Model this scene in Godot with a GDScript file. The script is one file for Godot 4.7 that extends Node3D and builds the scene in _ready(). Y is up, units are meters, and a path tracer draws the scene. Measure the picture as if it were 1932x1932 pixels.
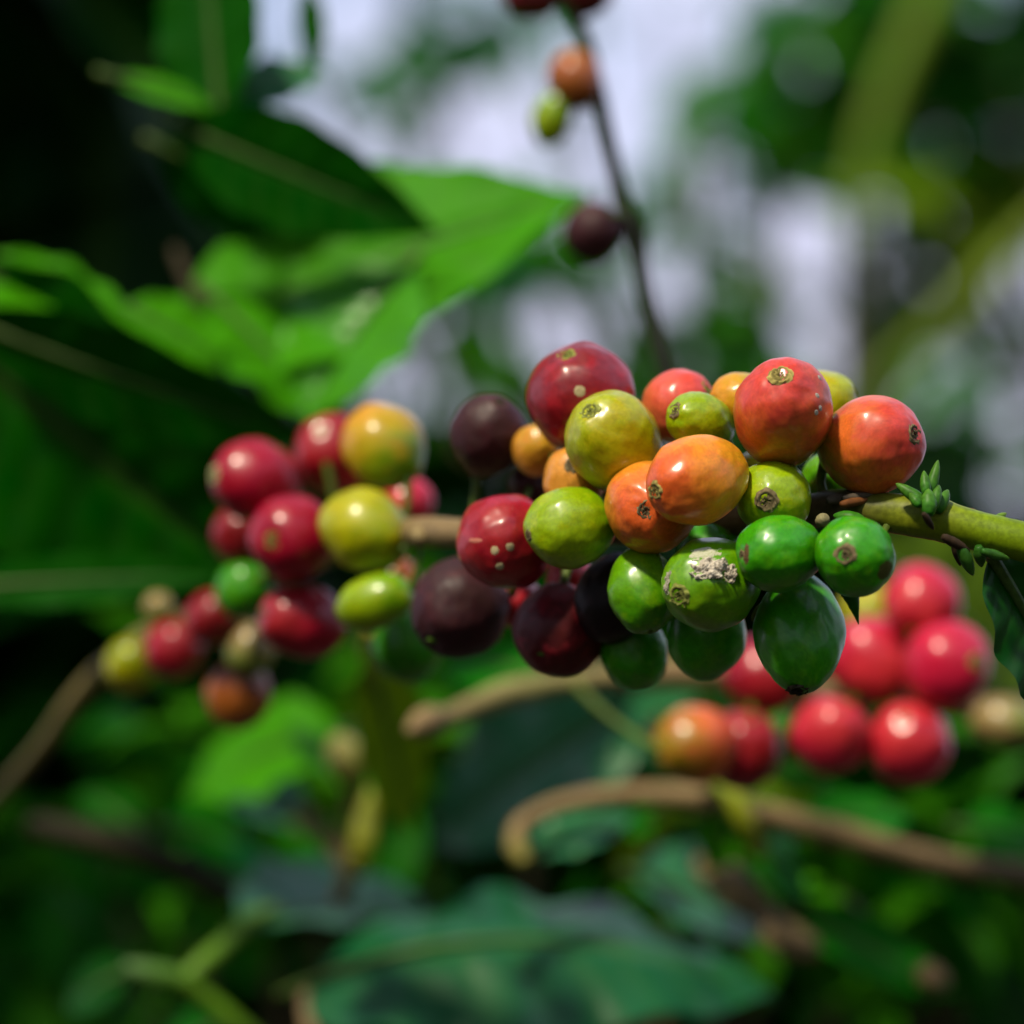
extends Node3D
# Coffee cherries ripening on a branch in a shaded plantation.

const FOV := 20.92
const PIC := 1932.0
const FOCUS := 0.406
const PITCH := 12.0
const EYE := Vector3(0.0, 1.35, 0.0)

var cam_basis: Basis
var per_px: float
var taken := {}
var mats := {}
var rng := RandomNumberGenerator.new()
var noise := FastNoiseLite.new()
var fine := FastNoiseLite.new()
var curves := {}

# ---------------------------------------------------------------- helpers

# a point of the place, from its bearing (in photograph pixels) and its distance along the view axis
func at(x: float, y: float, d: float) -> Vector3:
	return EYE + cam_basis * Vector3((x - PIC / 2) * per_px * d, -(y - PIC / 2) * per_px * d, -d)

func numbered(called: String) -> String:
	var n: int = taken.get(called, 0)
	taken[called] = n + 1
	return called if n == 0 else "%s_%03d" % [called, n]

func thing(called: String, label: String, category: String, where: Vector3, group := "") -> Node3D:
	var o := Node3D.new()
	o.name = numbered(called)
	add_child(o)
	o.position = where
	o.set_meta("label", label)
	o.set_meta("category", category)
	if group:
		o.set_meta("group", group)
	return o

func part(called: String, mesh: Mesh, m: Material, parent: Node3D, xf := Transform3D()) -> MeshInstance3D:
	var o := MeshInstance3D.new()
	o.name = called
	o.mesh = mesh
	o.material_override = m
	o.transform = xf
	parent.add_child(o, true)
	return o

func lin(r: float, g: float, b: float) -> Color:
	return Color(r, g, b)

# a grid of (rows x cols) points to a smooth mesh
func grid_mesh(pts: PackedVector3Array, cols_: PackedColorArray, rows: int, cols: int, wrap: bool, closed_ends := false) -> ArrayMesh:
	var st := SurfaceTool.new()
	st.begin(Mesh.PRIMITIVE_TRIANGLES)
	st.set_smooth_group(0)
	for i in pts.size():
		st.set_color(cols_[i])
		st.set_uv(Vector2(float(i % cols) / maxf(1, cols - 1), float(i / cols) / maxf(1, rows - 1)))
		st.add_vertex(pts[i])
	var across := cols if wrap else cols - 1
	for r in rows - 1:
		for c in across:
			var a := r * cols + c
			var b := r * cols + (c + 1) % cols
			var e := a + cols
			var f := b + cols
			st.add_index(a); st.add_index(b); st.add_index(e)
			st.add_index(b); st.add_index(f); st.add_index(e)
	if closed_ends:
		for r in [0, rows - 1]:
			for c in range(1, cols - 1):
				st.add_index(r * cols)
				if r == 0:
					st.add_index(r * cols + c + 1); st.add_index(r * cols + c)
				else:
					st.add_index(r * cols + c); st.add_index(r * cols + c + 1)
	st.generate_normals()
	return st.commit()

func spline(p: Array, n: int) -> Array:
	var out := []
	for i in p.size() - 1:
		var a: Vector4 = p[maxi(i - 1, 0)]
		var b: Vector4 = p[i]
		var c: Vector4 = p[i + 1]
		var d: Vector4 = p[mini(i + 2, p.size() - 1)]
		for k in n:
			var t := float(k) / n
			out.append(0.5 * ((2.0 * b) + (c - a) * t + (2.0 * a - 5.0 * b + 4.0 * c - d) * t * t + (3.0 * b - a - 3.0 * c + d) * t * t * t))
	out.append(p[-1])
	return out

# a tapered, slightly knobbly tube through points (x, y, z, radius); colours from start to end
func tube(p: Array, colors: Array, sides := 14, steps := 8, lumps := 0.06, sd := 0) -> ArrayMesh:
	var s := spline(p, steps)
	var pts := PackedVector3Array()
	var cols := PackedColorArray()
	var up := Vector3(0.13, 1, 0.21).normalized()
	for i in s.size():
		var v: Vector4 = s[i]
		var here := Vector3(v.x, v.y, v.z)
		var v0: Vector4 = s[maxi(i - 1, 0)]
		var v1: Vector4 = s[mini(i + 1, s.size() - 1)]
		var dir := (Vector3(v1.x, v1.y, v1.z) - Vector3(v0.x, v0.y, v0.z)).normalized()
		var side := dir.cross(up).normalized()
		if side.length() < 0.5:
			side = Vector3.RIGHT
		var top := side.cross(dir).normalized()
		var t := float(i) / (s.size() - 1) * (colors.size() - 1)
		var c: Color = colors[int(t)].lerp(colors[mini(int(t) + 1, colors.size() - 1)], t - int(t))
		for k in sides:
			var w := TAU * k / sides
			var o := side * cos(w) + top * sin(w)
			var q := (here + o * v.w * 3.0) / maxf(v.w, 0.0005)
			var nz := noise.get_noise_3d(q.x * 6.0 + sd * 31, q.y * 6.0, q.z * 6.0)
			var nf := fine.get_noise_3d(q.x * 9.0, q.y * 9.0 + sd * 17, q.z * 9.0)
			pts.append(here + o * v.w * (1.0 + lumps * nz + lumps * 0.5 * nf))
			cols.append(c * (1.0 + 0.25 * nz + 0.2 * nf))
	return grid_mesh(pts, cols, s.size(), sides, true, true)

# points given by bearing, distance and radius in pixels -> world
func along(p: Array) -> Array:
	var out := []
	for q in p:
		var d: float = FOCUS + q[2] * 0.001
		var w := at(q[0], q[1], d)
		out.append(Vector4(w.x, w.y, w.z, q[3] * per_px * d))
	return out

func local(p: Array, from: Vector3) -> Array:
	var out := []
	for q in p:
		out.append(Vector4(q.x - from.x, q.y - from.y, q.z - from.z, q.w))
	return out

# ---------------------------------------------------------------- materials

func noise_tex(freq: float, lo: float, hi: float, sd: int, size := 256, normal := false, oct := 4) -> Texture2D:
	var n := FastNoiseLite.new()
	n.seed = sd
	n.frequency = freq
	n.fractal_octaves = oct
	var im := Image.create(size, size, false, Image.FORMAT_RGBA8)
	for y in size:
		for x in size:
			# blends with its own shift at the edges, so that it repeats without a seam
			var u := float(x) / size
			var v := float(y) / size
			var a := n.get_noise_2d(x, y) * (1 - u) + n.get_noise_2d(x - size, y) * u
			var b := n.get_noise_2d(x, y - size) * (1 - u) + n.get_noise_2d(x - size, y - size) * u
			var h := clampf(lo + (hi - lo) * (0.5 + 0.7 * (a * (1 - v) + b * v)), 0, 1)
			im.set_pixel(x, y, Color(h, h, h))
	if normal:
		im.bump_map_to_normal_map(3.0)
	return ImageTexture.create_from_image(im)

func make_materials() -> void:
	var mottle := noise_tex(0.05, 0.84, 1.0, 5)
	var grain := noise_tex(0.06, 0.35, 0.65, 9, 256, true)
	for k in [["berry", 0.40, 0.42, 0.2, 0.36], ["berry_bloom", 0.55, 0.05, 0.3, 0.36]]:
		var m := StandardMaterial3D.new()
		m.vertex_color_use_as_albedo = true
		m.roughness = k[1]
		m.metallic_specular = k[4]
		m.clearcoat_enabled = true
		m.clearcoat = k[2]
		m.clearcoat_roughness = k[3]
		m.albedo_texture = mottle
		m.uv1_triplanar = true
		m.uv1_scale = Vector3.ONE * 130.0
		m.normal_enabled = true
		m.normal_texture = grain
		m.normal_scale = 0.16
		m.subsurf_scatter_enabled = true
		m.subsurf_scatter_strength = 0.06
		mats[k[0]] = m
	var scar := StandardMaterial3D.new()
	scar.vertex_color_use_as_albedo = true
	scar.roughness = 0.85
	scar.metallic_specular = 0.25
	scar.albedo_texture = noise_tex(0.12, 0.75, 1.0, 21)
	scar.uv1_triplanar = true
	scar.uv1_scale = Vector3.ONE * 350.0
	scar.normal_enabled = true
	scar.normal_texture = grain
	scar.normal_scale = 0.7
	mats["scar"] = scar
	var bark := StandardMaterial3D.new()
	bark.vertex_color_use_as_albedo = true
	bark.roughness = 0.7
	bark.metallic_specular = 0.3
	bark.albedo_texture = noise_tex(0.04, 0.6, 1.0, 33)
	bark.uv1_triplanar = true
	bark.uv1_scale = Vector3.ONE * 60.0
	bark.normal_enabled = true
	bark.normal_texture = grain
	bark.normal_scale = 0.5
	mats["bark"] = bark
	var stem := bark.duplicate()
	stem.roughness = 0.45
	stem.normal_scale = 0.25
	stem.uv1_scale = Vector3.ONE * 90.0
	mats["stem"] = stem
	# leaves: shiny and matt; thin enough to let some sun through
	for k in [["leaf", 0.46, 0.14, 0.25], ["leaf_gloss", 0.34, 0.45, 0.2], ["leaf_matt", 0.6, 0.15, 0.25], ["leaf_thin", 0.5, 0.18, 0.45]]:
		var m := StandardMaterial3D.new()
		m.vertex_color_use_as_albedo = true
		m.roughness = k[1]
		m.metallic_specular = k[2]
		m.cull_mode = BaseMaterial3D.CULL_DISABLED
		m.backlight_enabled = true
		m.backlight = Color(k[3] * 2, k[3] * 2, k[3] * 2)
		m.albedo_texture = mottle
		m.uv1_triplanar = true
		m.uv1_scale = Vector3.ONE * 25.0
		mats[k[0]] = m
	var soil := StandardMaterial3D.new()
	soil.albedo_color = Color(0.08, 0.055, 0.035).linear_to_srgb()
	soil.albedo_texture = noise_tex(0.03, 0.5, 1.0, 41)
	soil.uv1_triplanar = true
	soil.uv1_scale = Vector3.ONE * 0.8
	soil.roughness = 0.95
	mats["soil"] = soil

# ---------------------------------------------------------------- leaves

# a coffee leaf along +x from its stalk, its face towards +z: pointed, ribbed and wavy
func leaf_mesh(length: float, width: float, arch: float, fold: float, wave: float, color: Color, rib: Color, sd: int, nu := 34, nv := 12) -> ArrayMesh:
	var pts := PackedVector3Array()
	var cols := PackedColorArray()
	for i in nu + 1:
		var t := float(i) / nu
		var prof := pow(sin(PI * pow(t, 0.82)), 0.85) * (1.0 - 0.18 * t)
		if t > 0.8:
			prof *= lerpf(1.0, 0.75, (t - 0.8) / 0.2)
		prof = maxf(prof, 0.02)
		for j in nv + 1:
			var v := float(j) / nv * 2.0 - 1.0
			var av := absf(v)
			var edge := 1.0 + 0.05 * wave * sin(t * 31.0 + sd + (2.0 if v > 0 else 0.0))
			var y := v * width * 0.5 * prof * edge
			var phase := t * 9.5 - av * 0.9
			var vein := pow(0.5 + 0.5 * cos(TAU * phase), 6.0)
			var z := arch * length * (4.0 * t * (1.0 - t)) * 0.5 + fold * av * width * 0.5 * prof
			z += width * 0.035 * wave * sin(t * 24.0 + sd * 1.7 + (1.3 if v > 0 else 0.0)) * av * av
			z -= width * 0.018 * vein * smoothstep(0.02, 0.25, av) * (1.0 - 0.6 * av)
			z -= width * 0.03 * exp(-av * av * 160.0)
			pts.append(Vector3(t * length, y, z))
			var n := noise.get_noise_3d(t * 60.0, v * 30.0, sd * 13.0)
			var c := color * (1.0 + 0.22 * n)
			c = c.lerp(rib, 0.75 * exp(-av * av * 260.0) + 0.16 * vein * smoothstep(0.02, 0.2, av))
			cols.append(c)
	return grid_mesh(pts, cols, nu + 1, nv + 1, false)

# where a leaf lies: from its stalk to its tip, its face turned by `roll` degrees up from the viewer
func leaf_frame(from: Vector3, to: Vector3, roll: float) -> Transform3D:
	var x := (to - from).normalized()
	var seen := (EYE - (from + to) * 0.5).normalized()
	var z := (seen - x * seen.dot(x)).normalized()
	var y := z.cross(x)
	if (y.dot(cam_basis.y) < 0):
		roll = -roll
	var b := Basis(x, y, z) * Basis(Vector3.RIGHT, -deg_to_rad(roll))
	return Transform3D(b, from)

const GREEN := {  # lit, dark and black hold sun and shade in the colour; teal, sky sheen
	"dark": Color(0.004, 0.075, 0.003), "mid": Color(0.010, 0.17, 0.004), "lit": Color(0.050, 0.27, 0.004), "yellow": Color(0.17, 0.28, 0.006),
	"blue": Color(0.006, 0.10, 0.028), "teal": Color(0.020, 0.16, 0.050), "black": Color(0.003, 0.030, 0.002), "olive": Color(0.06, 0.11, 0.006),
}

# [x0, y0, mm0, x1, y1, mm1, width px, roll, tone, material, arch, fold]
func leaf(owner_: Node3D, a: Array, sd: int) -> void:
	var p0 := at(a[0], a[1], FOCUS + a[2] * 0.001)
	var p1 := at(a[3], a[4], FOCUS + a[5] * 0.001)
	var d: float = FOCUS + (a[2] + a[5]) * 0.0005
	var roll: float = a[7]
	var w: float = a[6] * per_px * d / maxf(0.3, cos(deg_to_rad(roll)))
	var c: Color = GREEN[a[8]]
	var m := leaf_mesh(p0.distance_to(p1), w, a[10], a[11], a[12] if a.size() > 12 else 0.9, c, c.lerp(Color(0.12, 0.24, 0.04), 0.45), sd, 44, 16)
	var xf := leaf_frame(p0, p1, roll)
	xf.origin -= owner_.position
	var o := part("leaf", m, mats[a[9]], owner_, xf)
	# its stalk and midrib, raised on the underside
	var mid := []
	for i in 9:
		var t := i / 8.0
		mid.append(Vector4(t * p0.distance_to(p1) * 0.97 - 0.004 * (1 - t), 0, float(a[10]) * p0.distance_to(p1) * 2.0 * t * (1 - t) - w * 0.02, lerpf(0.0011, 0.0003, t)))
	part("midrib", tube(mid, [Color(0.10, 0.17, 0.03), Color(0.05, 0.16, 0.03)], 6, 2, 0.02), mats.stem, o)

# ---------------------------------------------------------------- berries

const SKIN := {   # colours at the navel end, round the middle, at the stalk end, and of the blush; how far the blush goes
	"crimson": [Color(0.22, 0.012, 0.016), Color(0.30, 0.008, 0.018), Color(0.22, 0.010, 0.012), Color(0.42, 0.02, 0.03), 0.4],
	"red": [Color(0.35, 0.004, 0.022), Color(0.39, 0.004, 0.026), Color(0.36, 0.015, 0.02), Color(0.24, 0.003, 0.015), 0.6],
	"pinkred": [Color(0.56, 0.010, 0.044), Color(0.60, 0.011, 0.050), Color(0.60, 0.03, 0.04), Color(0.46, 0.006, 0.035), 0.5],
	"salmon": [Color(0.72, 0.075, 0.05), Color(0.74, 0.11, 0.055), Color(0.66, 0.20, 0.04), Color(0.58, 0.04, 0.05), 0.5],
	"coral": [Color(0.66, 0.06, 0.04), Color(0.70, 0.145, 0.022), Color(0.30, 0.21, 0.006), Color(0.60, 0.04, 0.045), 0.55],
	"orange": [Color(0.74, 0.12, 0.02), Color(0.82, 0.29, 0.018), Color(0.78, 0.36, 0.015), Color(0.72, 0.14, 0.03), 0.5],
	"amber": [Color(0.72, 0.30, 0.04), Color(0.76, 0.32, 0.03), Color(0.60, 0.32, 0.02), Color(0.72, 0.20, 0.03), 0.4],
	"gold": [Color(0.72, 0.30, 0.015), Color(0.52, 0.34, 0.006), Color(0.16, 0.30, 0.003), Color(0.70, 0.24, 0.02), 0.45],
	"lime": [Color(0.38, 0.43, 0.004), Color(0.43, 0.42, 0.003), Color(0.26, 0.34, 0.003), Color(0.44, 0.35, 0.004), 0.5],
	"yellowgreen": [Color(0.27, 0.41, 0.003), Color(0.26, 0.40, 0.003), Color(0.14, 0.34, 0.003), Color(0.38, 0.43, 0.004), 0.5],
	"leafgreen": [Color(0.12, 0.31, 0.003), Color(0.11, 0.32, 0.003), Color(0.06, 0.27, 0.003), Color(0.22, 0.37, 0.004), 0.4],
	"green": [Color(0.040, 0.30, 0.002), Color(0.040, 0.32, 0.002), Color(0.04, 0.28, 0.002), Color(0.12, 0.36, 0.003), 0.4],
	"darkgreen": [Color(0.024, 0.22, 0.001), Color(0.026, 0.24, 0.001), Color(0.03, 0.21, 0.001), Color(0.07, 0.26, 0.002), 0.3],
	"russet": [Color(0.50, 0.20, 0.02), Color(0.34, 0.10, 0.012), Color(0.22, 0.06, 0.01), Color(0.40, 0.06, 0.02), 0.5],
	"maroon": [Color(0.11, 0.010, 0.014), Color(0.13, 0.009, 0.014), Color(0.09, 0.008, 0.010), Color(0.30, 0.01, 0.025), 0.5],
	"purple": [Color(0.050, 0.017, 0.018), Color(0.042, 0.013, 0.015), Color(0.04, 0.010, 0.012), Color(0.075, 0.014, 0.02), 0.5],
	"black": [Color(0.016, 0.008, 0.007), Color(0.014, 0.006, 0.006), Color(0.012, 0.006, 0.005), Color(0.03, 0.008, 0.008), 0.4],
	"tan": [Color(0.32, 0.22, 0.08), Color(0.34, 0.24, 0.09), Color(0.16, 0.22, 0.03), Color(0.24, 0.20, 0.06), 0.5],
}

func berry_point(dir: Vector3, b: float, a: float, sd: int) -> Vector3:
	# dir is a unit vector, +y towards the navel; two seeds press two faint lobes, the stalk end narrows
	var s := 1.0 + 0.075 * noise.get_noise_3d(dir.x * 26 + sd * 57, dir.y * 26, dir.z * 26)
	s *= 1.0 - 0.035 * smoothstep(0.2, -1.0, dir.y) * (1.0 - absf(dir.y)) * 2.0
	s *= 1.0 + 0.02 * dir.x * dir.x
	var p := Vector3(dir.x * b, dir.y * a, dir.z * b * 0.985) * s
	var polar := Vector2(dir.x, dir.z).length()
	if dir.y > 0:
		p.y -= b * 0.045 * exp(-polar * polar / 0.030)
	else:
		p.y += b * 0.05 * exp(-polar * polar / 0.025)
	return p

func berry_mesh(b: float, a: float, kind: String, sd: int, nu := 44, nv := 56) -> ArrayMesh:
	var k: Array = SKIN[kind]
	var pts := PackedVector3Array()
	var cols := PackedColorArray()
	for i in nu + 1:
		var th := PI * (0.004 + 0.992 * i / nu)
		for j in nv:
			var ph := TAU * j / nv
			var dir := Vector3(sin(th) * cos(ph), cos(th), sin(th) * sin(ph))
			pts.append(berry_point(dir, b, a, sd))
			var n1 := noise.get_noise_3d(dir.x * 42 + sd * 91, dir.y * 42, dir.z * 42)
			var n2 := noise.get_noise_3d(dir.x * 110, dir.y * 110 + sd * 37, dir.z * 110)
			var n3 := fine.get_noise_3d(dir.x * 160, dir.y * 160, dir.z * 160 + sd * 23)
			var t := clampf((1.0 - dir.y) * 0.5 + 0.22 * n1 + 0.05 * n3, 0, 1)
			var c: Color = k[0].lerp(k[1], smoothstep(0.0, 0.42, t)) if t < 0.42 else k[1].lerp(k[2], smoothstep(0.42, 0.86, t))
			c = c.lerp(k[3], k[4] * smoothstep(-0.05, 0.4, n1 * 0.8 + n2 * 0.35 + n3 * 0.15))
			cols.append(c * (1.0 + 0.12 * n2 + 0.24 * n3))
	return grid_mesh(pts, cols, nu + 1, nv, true)

# the round scar that the flower left: a raised rim, a hollow and a nub
func navel_mesh(r: float, tone: Color, sd: int) -> ArrayMesh:
	var prof := [[1.16, -0.10, 1.3], [1.0, 0.02, 1.35], [0.88, 0.12, 1.5], [0.76, 0.09, 0.9], [0.62, 0.00, 0.55], [0.46, 0.01, 0.85], [0.34, 0.05, 0.9], [0.22, 0.03, 0.6], [0.12, -0.02, 0.3], [0.02, -0.04, 0.2]]
	var pts := PackedVector3Array()
	var cols := PackedColorArray()
	var nv := 28
	for i in prof.size():
		for j in nv:
			var w := TAU * j / nv
			var q: Array = prof[i]
			var n := noise.get_noise_3d(cos(w) * 55 + sd * 19, sin(w) * 55, q[0] * 70)
			var f := fine.get_noise_3d(cos(w) * 80, sin(w) * 80 + sd * 7, q[0] * 90)
			var rr: float = q[0] * r * (1.0 + 0.20 * n + 0.10 * f)
			pts.append(Vector3(rr * cos(w), (q[1] + 0.16 * n + 0.14 * f) * r, rr * sin(w)))
			cols.append(tone * maxf(0.15, q[2] * (1.0 + 0.9 * n + 0.9 * f)))
	return grid_mesh(pts, cols, prof.size(), nv, true)

func axis_basis(y: Vector3) -> Basis:
	y = y.normalized()
	var x := y.cross(Vector3(0.1, 0.2, 1)).normalized()
	return Basis(x, y, x.cross(y))

# scab, blemish or pale spot: a thin uneven patch that follows the skin
func patch(o: Node3D, called: String, b: float, a: float, berry_sd: int, cam_dir: Vector3, reach: float, tone: Color, dark: Color, height: float, thr: float, sd: int, stretch := Vector2.ONE) -> void:
	var l := (o.basis.inverse() * (cam_basis * cam_dir)).normalized()
	l = Vector3(l.x / b, l.y / a, l.z / b).normalized()
	var e1 := l.cross(o.basis.inverse() * cam_basis.y).normalized()
	var e2 := e1.cross(l)
	var n := 34 if reach > 0.12 else 10
	var st := SurfaceTool.new()
	st.begin(Mesh.PRIMITIVE_TRIANGLES)
	var keep := []
	for i in n + 1:
		for j in n + 1:
			var u := float(i) / n * 2 - 1
			var v := float(j) / n * 2 - 1
			var n1 := noise.get_noise_3d(u * 45 + sd * 11, v * 45, sd * 7)
			var n2 := fine.get_noise_3d(u * 120, v * 120 + sd * 5, sd)
			var m := 1.0 - sqrt(u * u + v * v) + n1 * thr + n2 * 0.25 * thr
			keep.append(m)
			var dir := (l + e1 * u * reach * stretch.x + e2 * v * reach * stretch.y).normalized()
			var p := berry_point(dir, b, a, berry_sd)
			var out := Vector3(p.x / (b * b), p.y / (a * a), p.z / (b * b)).normalized()
			var h := height * clampf(m * 2.2, -0.6, 1.0) * (0.6 + 0.8 * absf(n2) + 0.5 * n1)
			st.set_color(tone.lerp(dark, clampf(0.12 - n2 * 1.5 - n1 * 0.4, 0, 1)))
			st.add_vertex(p + out * h)
	for i in n:
		for j in n:
			var q := i * (n + 1) + j
			if maxf(maxf(keep[q], keep[q + 1]), maxf(keep[q + n + 1], keep[q + n + 2])) > 0.0:
				st.add_index(q); st.add_index(q + n + 1); st.add_index(q + 1)
				st.add_index(q + 1); st.add_index(q + n + 1); st.add_index(q + n + 2)
	st.generate_normals()
	part(called, st.commit(), mats.scar, o)

func nearest(curve: String, p: Vector3) -> Vector3:
	var best := Vector3.ZERO
	var far := 1e9
	for q in curves[curve]:
		var w := Vector3(q.x, q.y, q.z)
		if w.distance_squared_to(p) < far:
			far = w.distance_squared_to(p)
			best = w
	return best

var berry_count := 0

# x, y (pixels), mm behind the plane of focus, radius px, length over width, where the navel points (camera axes), skin, navel colour, branch, label, group
func berry(x: float, y: float, mm: float, r: float, k: float, axis: Vector3, kind: String, tone: Color, on: String, label: String, group: String, scar := 0.20, crisp := true) -> Node3D:
	berry_count += 1
	var sd := berry_count
	var d := FOCUS + mm * 0.001
	var b := r * per_px * d
	var o := thing("coffee_cherry", label, "coffee cherry", at(x, y, d), group)
	o.basis = axis_basis(cam_basis * axis)
	var bloom := kind in ["purple", "black", "maroon"]
	part("skin", berry_mesh(b, b * k, kind, sd, 72 if crisp else 24, 90 if crisp else 30), mats["berry_bloom"] if bloom else mats["berry"], o)
	var top := berry_point(Vector3.UP, b, b * k, sd).y
	part("navel", navel_mesh(b * scar, tone, sd), mats.scar, o, Transform3D(Basis(), Vector3(0, top + b * 0.012, 0)))
	# the stalk, from the blunt end to the branch it grows on
	var end := o.transform * Vector3(0, -b * k * 0.94, 0)
	var to := nearest(on, end)
	var half := (end + to) * 0.5 + o.basis.y * -b * 0.2
	var inv := o.transform.affine_inverse()
	var pts := []
	for q in [[end, 0.13], [half, 0.10], [to, 0.14]]:
		var w: Vector3 = inv * (q[0] as Vector3)
		pts.append(Vector4(w.x, w.y, w.z, q[1] * b))
	part("stalk", tube(pts, [Color(0.10, 0.20, 0.02), Color(0.14, 0.18, 0.03)], 8, 4, 0.05, sd), mats.stem, o)
	o.set_meta("size", Vector3(b, b * k, sd))
	return o

const KHAKI := Color(0.28, 0.23, 0.07)
const BROWN := Color(0.15, 0.115, 0.06)
const OLIVE := Color(0.20, 0.22, 0.05)
const PALE := Color(0.34, 0.33, 0.16)
const SOOT := Color(0.05, 0.04, 0.025)

func spot(o: Node3D, dir: Vector3, reach: float, tone := Color(0.55, 0.45, 0.25)) -> void:
	var s: Vector3 = o.get_meta("size")
	patch(o, "pale_spot", s.x, s.y, int(s.z), dir, reach, tone, tone * 0.8, s.x * 0.012, 0.2, int(dir.x * 100))

func scab(o: Node3D, called: String, dir: Vector3, reach: float, tone: Color, dark: Color, height: float, thr: float, sd: int, stretch := Vector2.ONE) -> void:
	var s: Vector3 = o.get_meta("size")
	patch(o, called, s.x, s.y, int(s.z), dir, reach, tone, dark, height, thr, sd, stretch)

func main_cluster() -> void:
	var g := "cherries of the sharp cluster"
	var o: Node3D
	o = berry(1096, 750, 22, 102, 1.03, Vector3(-0.3, 0.78, 0.55), "crimson", OLIVE, "main", "large glossy crimson cherry with one pale dot, topmost of the sharp cluster", g, 0.17)
	spot(o, Vector3(-0.04, 0.07, 1), 0.10)
	berry(1160, 836, 11, 89, 1.25, Vector3(-0.46, 0.54, 0.70), "lime", OLIVE, "main", "yellow-green cherry overlapping the large glossy crimson cherry", g)
	berry(1083, 905, 19, 60, 1.1, Vector3(-0.05, 0.42, 0.9), "amber", BROWN, "main", "amber cherry tucked behind the yellow-green cherry, scar facing out", g, 0.24)
	berry(1015, 848, 36, 48, 1.2, Vector3(-0.3, -0.5, -0.7), "amber", BROWN, "main", "small amber cherry peeping out beneath the large crimson cherry", g)
	berry(922, 823, 42, 72, 1.15, Vector3(0.25, 0.75, 0.6), "purple", SOOT, "main", "soft dark purple overripe cherry beside the large crimson cherry", g, 0.14)
	berry(1280, 767, 20, 70, 1.02, Vector3(0.75, 0.5, 0.45), "salmon", OLIVE, "main", "salmon red cherry with white glint behind the small green cherry", g)
	berry(1322, 797, 8, 56, 1.3, Vector3(-0.72, 0.3, 0.6), "yellowgreen", BROWN, "main", "small green cherry with dark scar below the salmon red cherry", g, 0.25)
	berry(1402, 757, 13, 56, 1.2, Vector3(-0.92, 0.02, 0.36), "gold", BROWN, "main", "golden cherry half hidden behind the tall coral cherry", g, 0.16)
	o = berry(1478, 780, 0, 93, 1.32, Vector3(-0.13, 0.58, 0.80), "coral", KHAKI, "main", "tall coral red cherry with round khaki scar and greenish base", g, 0.215)
	for s in [Vector3(0.60, 0.62, 0.6), Vector3(0.52, 0.28, 0.8), Vector3(0.60, 0.06, 0.8), Vector3(0.52, -0.02, 0.85)]:
		spot(o, s, 0.05, Color(0.55, 0.48, 0.40))
	berry(1552, 762, 20, 62, 1.1, Vector3(0.85, 0.3, 0.2), "lime", BROWN, "main", "lime yellow cherry peeping between the two coral red cherries", g)
	berry(1642, 838, 3, 92, 1.15, Vector3(0.74, 0.17, 0.65), "coral", BROWN, "main", "coral red cherry resting just above the green stem", g, 0.205)
	berry(1316, 905, -5, 82, 1.35, Vector3(-0.78, -0.2, 0.6), "orange", KHAKI, "main", "long orange cherry lying across the middle of the sharp cluster", g, 0.21)
	berry(1230, 955, 5, 89, 1.25, Vector3(-0.15, -0.07, 0.98), "orange", BROWN, "main", "orange red cherry under the long orange cherry, scar facing out", g, 0.2)
	berry(1460, 940, 0, 73, 1.1, Vector3(-0.26, -0.06, 0.96), "yellowgreen", BROWN, "main", "bright round green cherry right below the tall coral cherry", g, 0.27)
	o = berry(1471, 1043, -9, 72, 1.2, Vector3(-0.9, -0.05, 0.42), "green", BROWN, "main", "oval deep green cherry between the scabbed one and the round one", g, 0.13)
	scab(o, "brown_blemish", Vector3(-0.85, -0.02, 0.62), 0.22, Color(0.16, 0.09, 0.04), SOOT, 0.00012, 0.5, 3, Vector2(0.5, 1.3))
	o = berry(1614, 1050, -13, 76, 1.08, Vector3(-0.36, 0.06, 0.93), "green", BROWN, "main", "round green cherry under the stem with brown blemish and ringed scar", g, 0.24)
	scab(o, "brown_blemish", Vector3(0.68, -0.34, 0.72), 0.26, Color(0.11, 0.10, 0.02), Color(0.08, 0.12, 0.015), 0.00004, 0.4, 5)
	o = berry(1345, 1100, -3, 87, 1.28, Vector3(-0.63, -0.19, 0.75), "leafgreen", OLIVE, "main", "green cherry with crusty pale scab across its top", g, 0.23)
	scab(o, "pale_crust", Vector3(-0.12, 0.32, 0.95), 0.30, Color(0.85, 0.77, 0.64), Color(0.18, 0.13, 0.08), 0.0009, 1.0, 12, Vector2(1.4, 0.8))
	scab(o, "pale_crust", Vector3(0.30, 0.22, 0.95), 0.16, Color(0.75, 0.66, 0.52), Color(0.14, 0.1, 0.07), 0.0006, 1.1, 25, Vector2(0.8, 1.3))
	scab(o, "pale_crust", Vector3(-0.20, 0.62, 0.75), 0.22, Color(0.62, 0.62, 0.45), Color(0.36, 0.40, 0.16), 0.00012, 1.2, 31, Vector2(1.5, 0.8))
	scab(o, "pale_crust", Vector3(-0.82, 0.02, 0.6), 0.14, Color(0.45, 0.42, 0.32), Color(0.09, 0.09, 0.05), 0.0003, 0.9, 33, Vector2(0.5, 1.8))
	berry(1508, 1192, 2, 85, 1.42, Vector3(-0.05, -0.88, 0.45), "green", SOOT, "main", "long green cherry hanging lowest, dark scar at its lower end", g, 0.24)
	berry(1332, 1195, 14, 75, 1.2, Vector3(-0.1, -0.85, -0.3), "green", SOOT, "main", "dark green cherry hanging below the scabbed cherry", g)
	berry(1198, 1232, 24, 64, 1.1, Vector3(0, -0.9, -0.3), "green", SOOT, "main", "shaded green cherry hanging beside the maroon cherry", g)
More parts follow.
